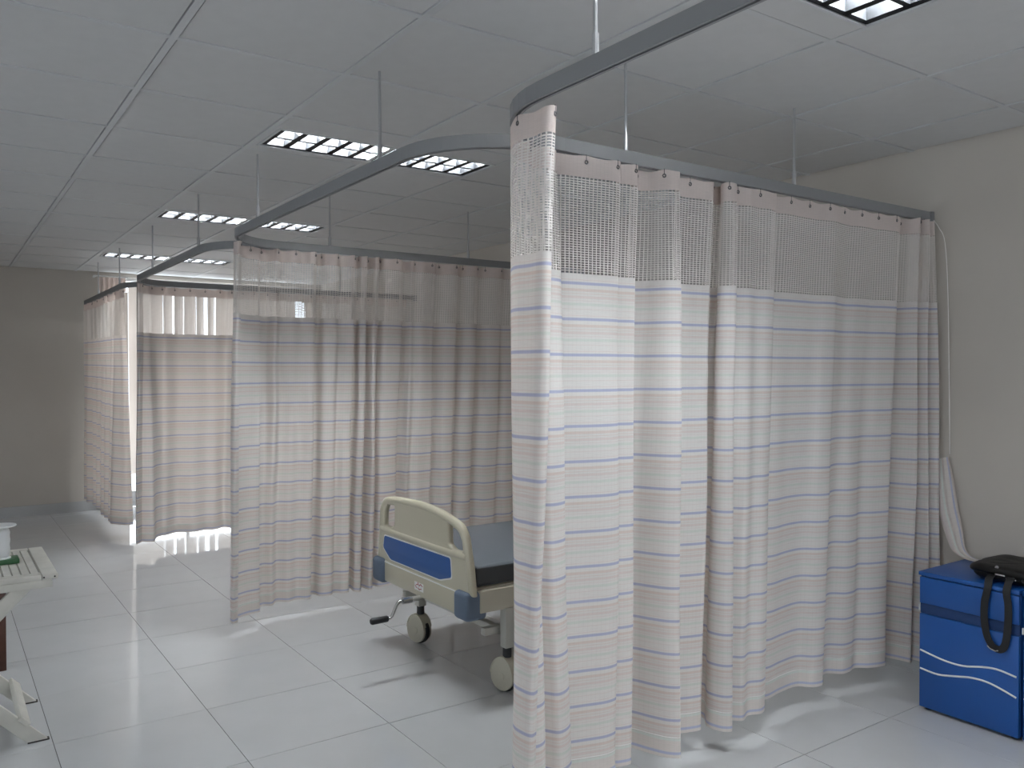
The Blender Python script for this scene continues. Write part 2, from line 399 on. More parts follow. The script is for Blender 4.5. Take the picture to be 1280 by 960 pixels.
def rail(path, rods, label, endcap=None):
    t = empty('curtain_rail', (path[0][0], path[0][1], RB), label, 'curtain rail', 'ceiling-hung curtain rails')
    sweep(path, .024, RB, RT).build('track', 'rail', t)
    for (x, y) in rods:
        r = MB().tube([(x, y, RT-.002), (x, y, CZ)], .0055, 8).build('hanger_rod', 'rod', t, smooth=True)
        MB().tube([(x, y, RT), (x, y, RT+.055)], .009, 8).build('sleeve', 'rod', r, smooth=True)
    if endcap:
        (x, y) = endcap
        MB().box((x-.03, y-.02, RB-.012), (x, y+.02, RT+.002)).build('wall_bracket', 'rail', t, bevel=.003)
    return t
r_ = .38
YR = [2.17, 4.83, 7.48]
def near_corner(y): return arc(RX+r_, y-r_, r_, PI, PI/2)          # leg coming from the camera side turns to the wall
def far_corner(y): return arc(RX+r_, y+r_, r_, -PI/2, -PI)         # leaves the cross rail and turns down the ward
rail([(RX, -1.6)] + near_corner(YR[0]) + [(X1-.002, YR[0])], [(RX, .35), (RX, 1.56), (2.0, YR[0]), (2.946, YR[0])],
     'nearest grey curtain rail, rounding a corner and leaving at the top edge', (X1, YR[0]))
rail([(RX+r_+.02, YR[0]+.0245)] + [(p[0], p[1]+.0245) for p in far_corner(YR[0])] + near_corner(YR[1]) + [(X1-.002, YR[1])], [(RX, 2.76), (RX, 4.15), (2.0, YR[1]), (3.0, YR[1])],
     'second grey curtain rail, S-bend by the near curtain then a corner over the bed bay', (X1, YR[1]))
rail([(RX+r_+.02, YR[1]+.0245)] + [(p[0], p[1]+.0245) for p in far_corner(YR[1])] + near_corner(YR[2]) + [(X1-.002, YR[2])], [(RX, 5.29), (RX, 6.6), (2.2, YR[2]), (3.2, YR[2])],
     'third grey curtain rail, rounding the corner of the bay beyond the bed', (X1, YR[2]))
rail([(RX+r_+.02, YR[2]+.0245)] + [(p[0], p[1]+.0245) for p in far_corner(YR[2])] + [(RX, Y1-.002)], [(RX, 7.95), (RX, 9.1)],
     'farthest grey curtain rail, short and ending at the far wall')

# ---------------------------------------------------------------- curtains
ZH, ZN, ZB, ZS, ZE = 2.2285, 2.155, 1.832, .170, .095
def curtain(ctrl, label, zoff=0, seed=0, hook=.135, lift=None, power=1.15):
    rnd = random.Random(seed)
    D = crom(ctrl, 14)
    # resample at a constant cloth step, measured half way up
    step = .008; S = [0]
    for i in range(1, len(D)):
        a, b = D[i-1], D[i]
        S.append(S[-1] + (math.hypot(a[0]-b[0], a[1]-b[1]) + math.hypot(a[2]-b[2], a[3]-b[3]))/2)
    n = int(S[-1]/step); U = []; j = 0
    def at(s):
        nonlocal j
        s = min(max(s, 0), S[-1]-1e-6)
        while S[j] > s: j -= 1
        while S[j+1] <= s: j += 1
        f = (s-S[j])/max(S[j+1]-S[j], 1e-9); a, b = D[j], D[j+1]
        return tuple(a[d] + (b[d]-a[d])*f for d in range(4))
    ph = [rnd.uniform(0, 6.28) for _ in range(6)]
    def zt(s): return ZH - .013*.45*abs(math.sin(PI*s/hook))**1.5
    def pt(s, z):
        b = at(s); wv = max(0, min(1, (z-ZE)/(ZH-ZE)))**power
        x = b[0] + (b[2]-b[0])*wv; y = b[1] + (b[3]-b[1])*wv
        k = 4*wv*(1-wv)
        y += .006*k*math.sin(s*9+ph[0]+z*2.3) + .003*k*math.sin(s*23+ph[1]+z*4); x += .005*k*math.sin(s*7+ph[2]+z*3)
        dz = 0
        if lift: dz = lift(b)*(1-wv)
        return (x, y, z + dz)
    base = at(0)
    t = empty('cubicle_curtain', (base[0], base[1], ZE), label, 'curtain', 'striped cubicle curtains')
    o3 = Vector(t.location)
    def surf(name, rows, m, step_=step, top=None):
        ns = int(S[-1]/step_); vs = []; uvs = []; fs = []
        for r, z in enumerate(rows):
            for i in range(ns+1):
                s = i*S[-1]/ns; zz = z
                if top and r >= len(rows)-top: zz = z - (ZH - zt(s))*(r-len(rows)+top+1)/top
                vs.append(Vector(pt(s, zz)) - o3); uvs.append((s, z - ZB + .030 - .1205*20))
        for r in range(len(rows)-1):
            for i in range(ns): a = r*(ns+1)+i; fs.append((a, a+1, a+ns+2, a+ns+1))
        me = bpy.data.meshes.new(name); me.from_pydata(vs, [], fs)
        uv = me.uv_layers.new(name='UVMap'); flat = []
        for f in fs:
            for k in f: flat += uvs[k]
        uv.data.foreach_set('uv', flat)
        me.polygons.foreach_set('use_smooth', [True]*len(fs)); me.materials.append(M[m]); return link(name, me, t)
    lin = lambda a, b, k: [a + (b-a)*i/k for i in range(k+1)]
    surf('striped_panel', lin(ZS, ZB, 26), 'cloth')
    surf('hem', lin(ZE, ZS, 3), 'hem')
    tag(surf('header_band', lin(ZN, ZH, 4), 'header', top=4), 'plain pinkish beige header band')
    # open net: upright threads and rungs, one mesh
    vs = []; fs = []; uvs = []
    def strip(P):
        b = len(vs)
        for q in P: vs.append(Vector(q) - o3)
        return b
    cell = .0165; nc = int(S[-1]/cell); zr = lin(ZB, ZN, 5)
    for c in range(nc+1):
        s = c*cell; b = len(vs)
        for z in zr:
            vs.append(Vector(pt(s-.0022, z))-o3); vs.append(Vector(pt(s+.0022, z))-o3)
        for r in range(5): fs.append((b+2*r, b+2*r+1, b+2*r+3, b+2*r+2))
    nr = 40; ns = int(S[-1]/.0083)
    for r in range(1, nr):
        z = ZB + (ZN-ZB)*r/nr; hz = .0014 + .0008*(r/nr)**2 ; b = len(vs)
        for i in range(ns+1):
            s = i*S[-1]/ns; p = pt(s, z); vs.append(Vector((p[0], p[1], p[2]-hz))-o3); vs.append(Vector((p[0], p[1], p[2]+hz))-o3)
        for i in range(ns): fs.append((b+2*i, b+2*i+2, b+2*i+3, b+2*i+1))
    me = bpy.data.meshes.new('net_panel'); me.from_pydata(vs, [], fs); me.uv_layers.new(name='UVMap'); me.polygons.foreach_set('use_smooth', [True]*len(fs))
    me.materials.append(M['net']); tag(link('net_panel', me, t), 'open white net of small holes')
    # hem stitching: a thin thread lying on the cloth
    st = MB(); st.tube([pt(i*.012, ZS) for i in range(int(S[-1]/.012))], .0014, 4); st.build('hem_stitch', 'stitch', t)
    # hooks and eyelets
    hk = MB(); k = 0
    while k*hook < S[-1]:
        s = min(max(k*hook, .006), S[-1]-.006); p = pt(s, ZH-.022); q = pt(s+.004, ZH-.022); d = Vector((q[0]-p[0], q[1]-p[1], 0)); d = d.normalized() if d.length > 1e-6 else Vector((1, 0, 0))
        ring = [Vector(p) + d*(.0055*math.cos(a)) + Vector((0, 0, .0055*math.sin(a))) for a in [2*PI*i/8 for i in range(9)]]
        hk.tube(ring, .0028, 5); hk.tube([(p[0], p[1], p[2]+.004), (p[0], p[1], RB-.0006)], .0016, 5); k += 1
    h = hk.build('curtain_hooks', 'eyelet', t); h['kind'] = 'stuff'; h['label'] = 'small dark eyelets and hooks along the header'
    return t

def auto_top(b, yr, f=.35, mean=None, x=None):
    """header follows the rail, folds shallower than at the hem"""
    return (b[0] if x is None else x, yr + (b[1]-mean)*f)
# near curtain: hem outline from the leading edge (in the aisle) round the corner to the wall
c1 = [(1.392, 1.893, 1.402, 1.797), (1.372, 1.885, 1.380, 1.790), (1.362, 1.90, 1.368, 1.812), (1.358, 1.93, 1.372, 1.865), (1.362, 1.955, 1.361, 1.91), (1.378, 1.985, 1.370, 1.955), (1.43, 2.035, 1.41, 2.03), (1.47, 2.03, 1.46, 2.075), (1.512, 2.02, 1.51, 2.11),
      (1.55, 2.045, 1.55, 2.125), (1.58, 2.11, 1.58, 2.155), (1.62, 2.06, 1.605, 2.13), (1.675, 2.075, 1.66, 2.14), (1.70, 2.115, 1.685, 2.165), (1.665, 2.19, 1.67, 2.19)]
for (x, y) in [(1.72, 2.215), (1.81, 2.19), (1.90, 2.165), (1.955, 2.175), (1.945, 2.21), (1.99, 2.185), (2.04, 2.185), (2.035, 2.27), (2.08, 2.31), (2.12, 2.27), (2.145, 2.20), (2.175, 2.135), (2.215, 2.108), (2.222, 2.18), (2.26, 2.25), (2.33, 2.262), (2.40, 2.238), (2.455, 2.232), (2.46, 2.30),
               (2.52, 2.335), (2.545, 2.30), (2.495, 2.235), (2.505, 2.17), (2.545, 2.15), (2.555, 2.22), (2.60, 2.235), (2.65, 2.19), (2.71, 2.21), (2.77, 2.192), (2.825, 2.22), (2.835, 2.285),
               (2.92, 2.275), (3.02, 2.29), (3.135, 2.292), (3.19, 2.245), (3.25, 2.235), (3.30, 2.275), (3.38, 2.31), (3.44, 2.265), (3.50, 2.262), (3.56, 2.275), (3.62, 2.235), (3.715, 2.215)]:
    a = 1 if x > 3.6 else 1
    c1.append((x, y, x, 2.163 + (y-2.22)*(.42 if x < 2.9 else .25)))
for b in [(3.735, 2.29, 3.77, 2.18), (3.79, 2.33, 3.80, 2.20), (3.825, 2.24, 3.815, 2.15), (3.845, 2.16, 3.84, 2.12), (3.865, 2.235, 3.855, 2.18), (3.885, 2.27, 3.875, 2.19), (3.895, 2.16, 3.885, 2.13), (3.905, 2.11, 3.90, 2.11),
          (3.925, 2.20, 3.92, 2.19), (3.94, 2.22, 3.935, 2.20), (3.945, 2.10, 3.945, 2.14), (3.965, 2.07, 3.96, 2.12), (3.985, 2.13, 3.975, 2.15)]: c1.append(b)
cur1 = curtain(c1, 'nearest striped curtain, with a leading strip hanging from the rail corner', seed=1)

def wavy(pts, yr, f, mean):
    return [(x, y, x, yr + (y-mean)*f) for (x, y) in pts]
rnd = random.Random(5)
c2 = [(1.385, 4.70, 1.40, 4.62), (1.352, 4.68, 1.372, 4.60), (1.355, 4.74, 1.365, 4.66), (1.40, 4.765, 1.42, 4.72), (1.47, 4.80, 1.48, 4.78), (1.545, 4.815, 1.555, 4.80), (1.55, 4.88, 1.565, 4.84), (1.60, 4.93, 1.62, 4.85)]
p2 = [(1.65, 4.91), (1.70, 4.97), (1.76, 4.93), (1.82, 4.95), (1.87, 4.915), (1.905, 4.935), (1.91, 5.0), (1.95, 5.01), (1.97, 4.94), (2.03, 4.925), (2.07, 4.965), (2.11, 4.93), (2.155, 4.93), (2.16, 5.0), (2.20, 5.01), (2.19, 4.92), (2.225, 4.90), (2.245, 4.98), (2.235, 5.03), (2.27, 4.99), (2.285, 4.90),
      (2.32, 4.93), (2.315, 5.02), (2.345, 4.99), (2.37, 4.93), (2.45, 4.935), (2.50, 4.965), (2.50, 5.03), (2.545, 5.02), (2.56, 4.95), (2.60, 4.97), (2.64, 4.94), (2.70, 4.95), (2.745, 4.96), (2.75, 5.02), (2.80, 5.01), (2.84, 4.95), (2.91, 4.95), (2.935, 5.0),
      (2.97, 5.03), (2.985, 4.97), (3.03, 4.94), (3.08, 4.965), (3.09, 5.02), (3.14, 5.01), (3.18, 4.95), (3.26, 4.945), (3.31, 4.98), (3.36, 4.95), (3.43, 4.96), (3.46, 5.01), (3.52, 4.97), (3.60, 4.94), (3.66, 4.99), (3.72, 4.94), (3.79, 4.96), (3.83, 5.02), (3.87, 4.94), (3.92, 4.96), (3.96, 5.0)]
c2 += wavy(p2, 4.825, .8, 4.965)
curtain(c2, 'second striped curtain, hanging behind the hospital bed', seed=2)

c3 = [(1.40, 7.40, 1.40, 7.28), (1.345, 7.31, 1.36, 7.22), (1.345, 7.36, 1.352, 7.28), (1.36, 7.42, 1.37, 7.32), (1.42, 7.36, 1.41, 7.38), (1.475, 7.33, 1.46, 7.40), (1.50, 7.40, 1.50, 7.44), (1.53, 7.50, 1.55, 7.47), (1.58, 7.56, 1.60, 7.48)]
y = 7.6; x = 1.63; k = 0
p3 = []
while x < 3.94:
    p3.append((x, 7.6 + (.035 if k % 2 else -.03) + rnd.uniform(-.02, .02))); x += rnd.uniform(.045, .12); k += 1
c3 += wavy(p3, 7.475, .5, 7.6)
curtain(c3, 'third striped curtain, lit from behind, beyond the second curtain', seed=3)

c4 = [(1.49, 8.28, 1.352, 7.84), (1.44, 8.27, 1.322, 7.88), (1.38, 8.33, 1.345, 7.96)]
y = 8.43; k = 0; p4 = []
while y < 9.80:
    p4.append((1.345 + (.045 if k % 2 else -.035) + rnd.uniform(-.015, .015) - max(0, y-9.2)*.06, y)); y += rnd.uniform(.05, .10); k += 1
for (x, y) in p4: c4.append((x, y, 1.338 + (x-1.345)*.5, 8.04 + (y-8.40)*(9.93-8.04)/(9.80-8.40)))
curtain(c4, 'farthest striped curtain, running along the aisle up to the far wall', seed=4, lift=lambda b: max(0, b[1]-8.3)*.05)

# corner of the near curtain pulled sideways on to the locker
tl = MB(); ns = 14; P = []
cl = [((3.992, 2.125, 1.07), (3.994, 2.058, 1.09)), ((3.992, 2.125, .97), (3.994, 2.038, 1.00)), ((3.988, 2.11, .83), (3.99, 2.012, .86)), ((3.965, 2.055, .70), (3.978, 1.985, .76)), ((3.955, 2.02, .645), (3.968, 1.965, .67)),
      ((3.945, 1.965, .622), (3.96, 1.93, .636)), ((3.93, 1.90, .619), (3.955, 1.885, .628)), ((3.90, 1.83, .617), (3.94, 1.82, .62))]
cl = crom([a + b for a, b in cl], 4); vs = []; fs = []; uvs = []
for i, c in enumerate(cl):
    a, b = Vector(c[:3]), Vector(c[3:])
    for k in range(9):
        f = k/8; p = a.lerp(b, f); p.x -= .008*math.sin(f*PI*2.5)**2; vs.append(p - cur1.location); uvs.append((i*.02, (.78-f)*.1205*.95))
for i in range(len(cl)-1):
    for k in range(8): q = i*9+k; fs.append((q, q+1, q+10, q+9))
me = bpy.data.meshes.new('pulled_corner'); me.from_pydata(vs, [], fs); uv = me.uv_layers.new(name='UVMap'); uv.data.foreach_set('uv', [c for f in fs for k in f for c in uvs[k]])
me.polygons.foreach_set('use_smooth', [True]*len(fs)); me.materials.append(M['hem'])
tag(link('pulled_corner', me, cur1), 'curtain edge pulled sideways over the blue locker')

# thin draw cord at the wall end of the near rail
cd = MB().tube(crom([(4.0, 2.145, 2.235), (3.985, 2.11, 2.19), (3.99, 2.085, 2.12), (4.0, 2.075, 1.9), (4.003, 2.068, 1.5), (4.003, 2.062, 1.1)], 6), .0018, 6).build('draw_cord', 'stitch', smooth=True)
tag(cd, 'thin pale cord hanging from the wall end of the near rail', 'cord')

# ---------------------------------------------------------------- far window blind and plain curtain
bl = empty('vertical_blind', (2.8, Y1-.09, 2.46), 'pale vertical blind over the bright far opening, some vanes apart', 'blind')
MB().box((1.70, Y1-.11, 2.452), (3.94, Y1-.07, 2.49)).build('head_rail', 'white', bl, bevel=.003)
x = 1.815; vme = None; k = 0; gaps = {3, 4, 6, 7, 17}
xs = []
while x < 3.92:
    xs.append(x); x += .118
for k, x in enumerate(xs):
    if k == 16: continue
    if vme is None:
        v = MB(); vs = []; 
        for z in (.38, 2.452):
            for q in (-1, -.5, 0, .5, 1): vs.append((x + q*.0635, Y1-.09 + .008*q*q, z))
        v.add(vs, [(i, i+1, i+6, i+5) for i in range(4)]); o = v.build('blind_vane', 'vane', bl, smooth=True); vme = o.data
        for q in vme.vertices: q.co.x -= x - 2.8
        o.location.x = x - 2.8
    else: o = link('blind_vane', vme, bl); o.location = (x - 2.8, 0, 0)
    o.rotation_euler.z = rnd.uniform(.06, .18) if k not in gaps else rnd.uniform(.45, .72)
wc = empty('window_curtain', (1.6, Y1-.16, .12), 'plain beige curtain strip on the far wall, left of the blind', 'curtain')
def plain(name, x0, x1, z0, z1, m):
    vs = []; fs = []; n = 40
    for z in (z0, (z0+z1)/2, z1):
        for i in range(n+1): vs.append(Vector((x0+(x1-x0)*i/n, Y1-.15+.018*math.sin(i*.9), z)) - Vector(wc.location))
    for r in range(2):
        for i in range(n): a = r*(n+1)+i; fs.append((a, a+1, a+n+2, a+n+1))
    me = bpy.data.meshes.new(name); me.from_pydata(vs, [], fs); me.uv_layers.new(name='UVMap'); me.polygons.foreach_set('use_smooth', [True]*len(fs)); me.materials.append(M[m]); return link(name, me, wc)
plain('fabric', 1.44, 1.735, .12, 2.38, 'vane'); tag(plain('header_band', 1.44, 1.715, 2.38, 2.53, 'header'), 'pinkish beige header band')
MB().tube([(1.40, Y1-.15, 2.54), (1.75, Y1-.15, 2.54)], .008, 8).build('pole', 'white', wc)
for x in (1.42, 1.73): MB().box((x-.006, Y1-.155, 2.53), (x+.006, Y1, 2.55)).build('bracket', 'white', wc)

# ---------------------------------------------------------------- hospital bed
BY = 3.66
bed = empty('hospital_bed', (2.02, BY, 0), 'hospital bed on castors with a beige and blue footboard and grey mattress', 'bed')
def board(xp, sgn, nm, inset):
    """end board in the plane x = xp, outline in (y, z); sgn = which way its outside faces"""
    F = lambda a, b, c: (xp + sgn*c, BY + a, b)
    out = []
    top = [(-.425, .735), (-.375, .785), (-.25, .815), (-.12, .832), (0, .838), (.12, .836), (.25, .832), (.35, .822), (.405, .805), (.445, .755)]
    top = crom(top, 4)
    out = [(.478, .49), (-.478, .49), (-.462, .60)] + top + [(.462, .60)]
    holeL = round_poly([(-.418, .662), (-.325, .655), (-.27, .68), (-.265, .80), (-.375, .785), (-.418, .73)], .02)
    holeR = round_poly([(.272, .69), (.315, .660), (.418, .662), (.412, .76), (.38, .80), (.272, .808)], .02)
    fr = plate(nm, out, [holeL, holeR], .034, .012, 'beige', bed, F)
    # raised rim along the top and the sides, and the ridge below the grips
    rim = MB(); path = [(-.478+.012, .50), (-.45, .60)] + [(a*.985, b-.008) for a, b in top] + [(.45, .60), (.466, .50)]
    rim.tube([F(a, b, 0) for a, b in path], .021, 10); rim.build('rim', 'beige', fr, smooth=True)
    rid = MB(); rid.tube([F(a, b, -.004) for a, b in [(-.44, .652), (-.2, .648), (.2, .648), (.44, .652)]], .021, 10); rid.build('ridge', 'beige', fr, smooth=True)
    if inset:
        bl_ = round_poly([(-.33, .500), (.22, .506), (.345, .508+.045), (.392, .562), (.388, .617), (-.300, .617), (-.325, .60)][:7], .015)
        bl_ = round_poly([(-.31, .535), (-.20, .505), (.32, .505), (.405, .555), (.392, .618), (-.30, .622)], .014)
        b2 = [(a*1.0 + (.006 if a > 0 else -.006), z + (.006 if z > .56 else -.006)) for a, z in bl_]
        plate('inset_rim', b2, [], .006, .002, 'white', fr, lambda a, b, c: F(a, b, c-.0155))
        tag(plate('inset', bl_, [], .006, .002, 'blueP', fr, lambda a, b, c: F(a, b, c-.0175)), 'blue inset panel')
    return fr
fb = board(2.0, 1, 'footboard', True)
hb = board(3.965, 1, 'headboard', False)
lr = MB().box((1.978, BY-.47, .375), (2.022, BY+.49, .487)).build('end_rail', 'beige', bed, bevel=.008)
MB().box((1.9755, BY-.36, .478), (1.979, BY+.38, .483)).build('trim_line', 'white', lr)
for s in (-1, 1):
    b = MB(); ya, yb = sorted((BY+.012+s*.372, BY+.012+s*.495)); b.box((1.958, ya, .362), (2.075, yb, .494))
    tag(b.build('corner_bumper', 'bump', bed, bevel=.022, segs=3), 'slate blue corner bumper')
stk = MB().box((1.9765, BY-.045, .405), (1.9785, BY+.045, .445)).build('sticker', 'white', lr)
for (dy, dz, ln, an) in [(-.03, .012, .02, .5), (-.012, .01, .022, -.6), (.004, .014, .018, .9), (.018, .008, .02, -.3), (.028, -.004, .018, .6), (-.02, -.008, .02, -.2), (0, -.01, .022, .4)]:
    a = Vector((1.9758, BY+dy, .425+dz)); d = Vector((0, math.cos(an), math.sin(an)))*ln/2
    MB().beam(a-d, a+d, .001, .004, (1, 0, 0)).build('printed_mark', 'red', stk)
mt = MB().box((2.03, BY-.45, .505), (3.93, BY+.45, .603)).build('mattress', 'matt', bed, bevel=.02, segs=3)
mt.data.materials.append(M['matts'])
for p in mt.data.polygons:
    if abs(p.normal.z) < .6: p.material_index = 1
MB().box((2.03, BY-.455, .488), (3.94, BY+.455, .505)).build('bed_base', 'beigem', bed)
for s in (-1, 1): MB().box((2.03, BY+s*.47-.018, .395), (3.95, BY+s*.47+.018, .498)).build('side_rail', 'beigem', bed, bevel=.006)
for s in (-1, 1): MB().box((2.10, BY+s*.40-.018, .262), (3.90, BY+s*.40+.018, .298)).build('lower_side_bar', 'steel', bed, bevel=.004)
for x in (2.19, 3.80): MB().box((x-.018, BY-.42, .258), (x+.018, BY+.37, .290)).build('cross_bar', 'steel', bed, bevel=.004)
def castor(x, y):
    lg = MB().box((x-.024, y-.024, .21), (x+.024, y+.024, .40)).build('leg', 'steel', bed, bevel=.004)
    MB().tube([(x, y, .165), (x, y, .212)], .021, 16).build('stem', 'black', lg, smooth=True)
    dv = Vector((.26, -.966, 0)).normalized(); ax = Vector((.966, .26, 0)).normalized()
    c = Vector((x, y, .076)) - dv*.012
    w = MB()
    def disc(off0, off1, r, n=24):
        mb = MB(); p = c+ax*off0; q = c+ax*off1; mb.tube([p, q], r, n); return mb
    disc(-.012, .012, .075).build('wheel', 'black', lg, bevel=.004)
    for (a, b) in ((-.030, -.014), (.014, .030)):
        # half-round cover hugging the wheel, open at the foot
        pts = []; 
        for i in range(25):
            an = 2*PI*i/25 - PI/2; k_ = 1.0 + .38*max(0, math.sin(an))**2; pts.append((.068*math.cos(an), .068*math.sin(an)*k_))
        mb = MB(); n = len(pts); vs = [c + ax*a + dv*p + Vector((0, 0, q)) for p, q in pts] + [c + ax*b + dv*p + Vector((0, 0, q)) for p, q in pts]
        mb.add(vs, [tuple(range(n))[::-1], tuple(range(n, 2*n))] + [(i, (i+1) % n, n+(i+1) % n, n+i) for i in range(n)])
        mb.build('wheel_cover', 'castor', lg, bevel=.004)
    cp = MB(); pts = [(.064*math.cos(math.radians(t)), .086*math.sin(math.radians(t))) for t in range(15, 176, 16)]
    vs = []
    for p, q in pts:
        for o_ in (-.032, .032): vs.append(c + ax*o_ + dv*p + Vector((0, 0, q)))
    vs2 = [Vector(v) + (Vector(v)-c-ax*((Vector(v)-c).dot(ax))).normalized()*.005 for v in vs]
    n = len(pts); fs = []
    for i in range(n-1):
        fs.append((2*i, 2*i+1, 2*i+3, 2*i+2)); fs.append((2*n+2*i, 2*n+2*i+2, 2*n+2*i+3, 2*n+2*i+1))
        fs.append((2*i, 2*i+2, 2*n+2*i+2, 2*n+2*i)); fs.append((2*i+1, 2*n+2*i+1, 2*n+2*i+3, 2*i+3))
    fs += [(0, 2*n, 2*n+1, 1), (2*n-2, 2*n-1, 4*n-1, 4*n-2)]
    cp.add(vs+vs2, fs); cp.build('fork_hood', 'castor', lg, smooth=True)
    MB().box((-.02, -.012, -.005), (.03, .012, .006)).build('brake_pedal', 'black', lg, bevel=.003).location = Vector((x, y, .155)) + dv*-.05 - Vector((2.02, BY, 0))
    MB().tube([c - ax*.033, c - ax*.029], .02, 12).build('hub_cap', 'castor', lg, bevel=.002)
for (x, y) in ((2.19, BY+.375), (2.19, BY-.47), (3.80, BY+.375), (3.80, BY-.47)): castor(x, y)
cr = MB().tube([(2.20, BY-.01, .372), (1.93, BY-.01, .372)], .013, 12).build('crank_shaft', 'steel', bed, smooth=True)
MB().tube([(1.93, BY-.01, .372), (1.88, BY-.01, .372)], .017, 12).build('crank_joint', 'chrome', cr, smooth=True)
MB().tube(crom([(1.885, BY-.01, .372), (1.862, BY-.01, .370), (1.845, BY-.01, .352), (1.822, BY-.012, .31), (1.808, BY-.012, .300), (1.79, BY-.012, .299)], 4), .0085, 10).build('crank_arm', 'chrome', cr, smooth=True)
MB().tube([(1.80, BY-.012, .299), (1.795, BY-.012, .299), (1.715, BY-.012, .299), (1.708, BY-.012, .299)], [.012, .0155, .0165, .012], 14).build('crank_grip', 'black', cr, smooth=True)
MB().box((2.13, BY-.03, .30), (2.19, BY+.03, .40)).build('crank_bracket', 'steel', cr, bevel=.004)

# ---------------------------------------------------------------- blue lockers
wave1 = [(1.966, .266), (1.86, .247), (1.778, .247), (1.701, .265), (1.64, .272), (1.568, .262)]
wave2 = [(1.966, .184), (1.887, .178), (1.805, .194), (1.739, .207), (1.664, .205), (1.568, .178)]
def locker(y0, y1, label, waves):
    t = empty('bedside_locker', (3.79, (y0+y1)/2, 0), label, 'locker', 'blue bedside lockers')
    xf = 3.578
    MB().box((xf+.012, y0+.002, .012), (4.0, y1-.002, .594)).build('carcass', 'cab', t, bevel=.002)
    MB().box((xf-.008, y0, .597), (4.005, y1, .615)).build('top_board', 'cab', t, bevel=.004)
    d = MB().box((xf-.004, y0+.003, .474), (xf+.010, y1-.004, .591)).build('drawer', 'cab', t, bevel=.003)
    MB().box((xf+.004, y0+.003, .430), (xf+.0115, y1-.004, .472)).build('recessed_grip', 'cabdk', t)
    dr = MB().box((xf-.004, y0+.003, .014), (xf+.010, y1-.004, .428)).build('door', 'cab', t, bevel=.003)
    for wv in waves: MB().tube([(xf-.005, y, z) for y, z in crom(wv, 6)], .0042, 8).build('wave_trim', 'trim', dr, smooth=True)
    MB().box((xf-.002, y1-.003, .44), (xf+.008, y1+.001, .466)).build('edge_clip', 'trim', t)
    for (x, y) in ((3.61, y0+.03), (3.61, y1-.03), (3.97, y0+.03), (3.97, y1-.03)): MB().tube([(x, y, 0), (x, y, .013)], .016, 10).build('foot', 'black', t)
    return t
sh = lambda wv, d: [(y+d, z) for y, z in wv]
locker(1.557, 1.975, 'blue bedside locker with the black bag, right beside the near curtain', [wave1, wave2])
l2 = locker(1.130, 1.548, 'blue bedside locker cut off by the right edge of the photo', [sh(wave1, -.427), sh(wave2, -.427)])
MB().box((3.569, 1.42, .515), (3.575, 1.52, .55)).build('label_holder', 'steel', l2)

# ---------------------------------------------------------------- bag
bag = empty('shoulder_bag', (3.78, 1.62, .616), 'black shoulder bag lying on the blue locker, strap hanging down in front', 'bag')
def blob(name, c, r, m, parent, e=.55, nu=28, nv=14, squeeze=0):
    vs = []; fs = []
    sg = lambda v, p: math.copysign(abs(v)**p, v)
    for i in range(nv+1):
        ph = -PI/2 + PI*i/nv
        for k in range(nu):
            th = 2*PI*k/nu
            x = r[0]*sg(math.cos(ph), e)*sg(math.cos(th), e); y = r[1]*sg(math.cos(ph), e)*sg(math.sin(th), e); z = r[2]*sg(math.sin(ph), .8)
            z += .004*math.sin(y*40)*math.cos(x*30)
            y += squeeze*x
            vs.append((c[0]+x, c[1]+y, max(c[2]+z, .616)))
    for i in range(nv):
        for k in range(nu): fs.append((i*nu+k, i*nu+(k+1) % nu, (i+1)*nu+(k+1) % nu, (i+1)*nu+k))
    mb = MB(); mb.add(vs, fs); return mb.build(name, m, parent, smooth=True)
blob('body', (3.77, 1.60, .653), (.165, .205, .037), 'bag', bag, e=.42, squeeze=.15)
blob('flap', (3.70, 1.60, .668), (.105, .185, .022), 'bag', bag, e=.35)
def ribbon(path, wd, th, side):
    mb = MB(); vs = []; fs = []; n = len(path)
    for i, p in enumerate(path):
        p = Vector(p); d = (Vector(path[min(i+1, n-1)]) - Vector(path[max(i-1, 0)])).normalized(); s = Vector(side); s = (s - d*s.dot(d)).normalized(); u = d.cross(s)
        for a, b in ((-1,-1),(1,-1),(1,1),(-1,1)): vs.append(p + s*(a*wd/2) + u*(b*th/2))
    for i in range(n-1):
        for k in range(4): fs.append((i*4+k, i*4+(k+1) % 4, (i+1)*4+(k+1) % 4, (i+1)*4+k))
    fs += [(0,1,2,3), (4*n-4, 4*n-3, 4*n-2, 4*n-1)]
    mb.add(vs, fs); return mb
loop = crom([(3.66, 1.675, .665), (3.585, 1.678, .645), (3.552, 1.672, .600), (3.553, 1.684, .54), (3.556, 1.686, .47), (3.556, 1.674, .405), (3.556, 1.650, .368), (3.556, 1.620, .364), (3.556, 1.602, .395), (3.552, 1.592, .47), (3.549, 1.590, .55), (3.552, 1.598, .605), (3.585, 1.60, .650), (3.66, 1.61, .672)], 6)
mb = MB(); vs = []; fs = []; n = len(loop)
for i, p in enumerate(loop):                # webbing lies flat to the front of the locker, its width across its run
    p = Vector(p); d = (Vector(loop[min(i+1, n-1)]) - Vector(loop[max(i-1, 0)])).normalized()
    nrm = Vector((-1, 0, 0)) if p.z < .60 else Vector((-.3, 0, 1)).normalized(); nrm = (nrm - d*nrm.dot(d)).normalized(); s = d.cross(nrm)
    for a, b in ((-1,-1),(1,-1),(1,1),(-1,1)): vs.append(p + s*(a*.0145) + nrm*(b*.0015))
for i in range(n-1):
    for k in range(4): fs.append((i*4+k, i*4+(k+1) % 4, (i+1)*4+(k+1) % 4, (i+1)*4+k))
fs += [(0,1,2,3), (4*n-4, 4*n-3, 4*n-2, 4*n-1)]
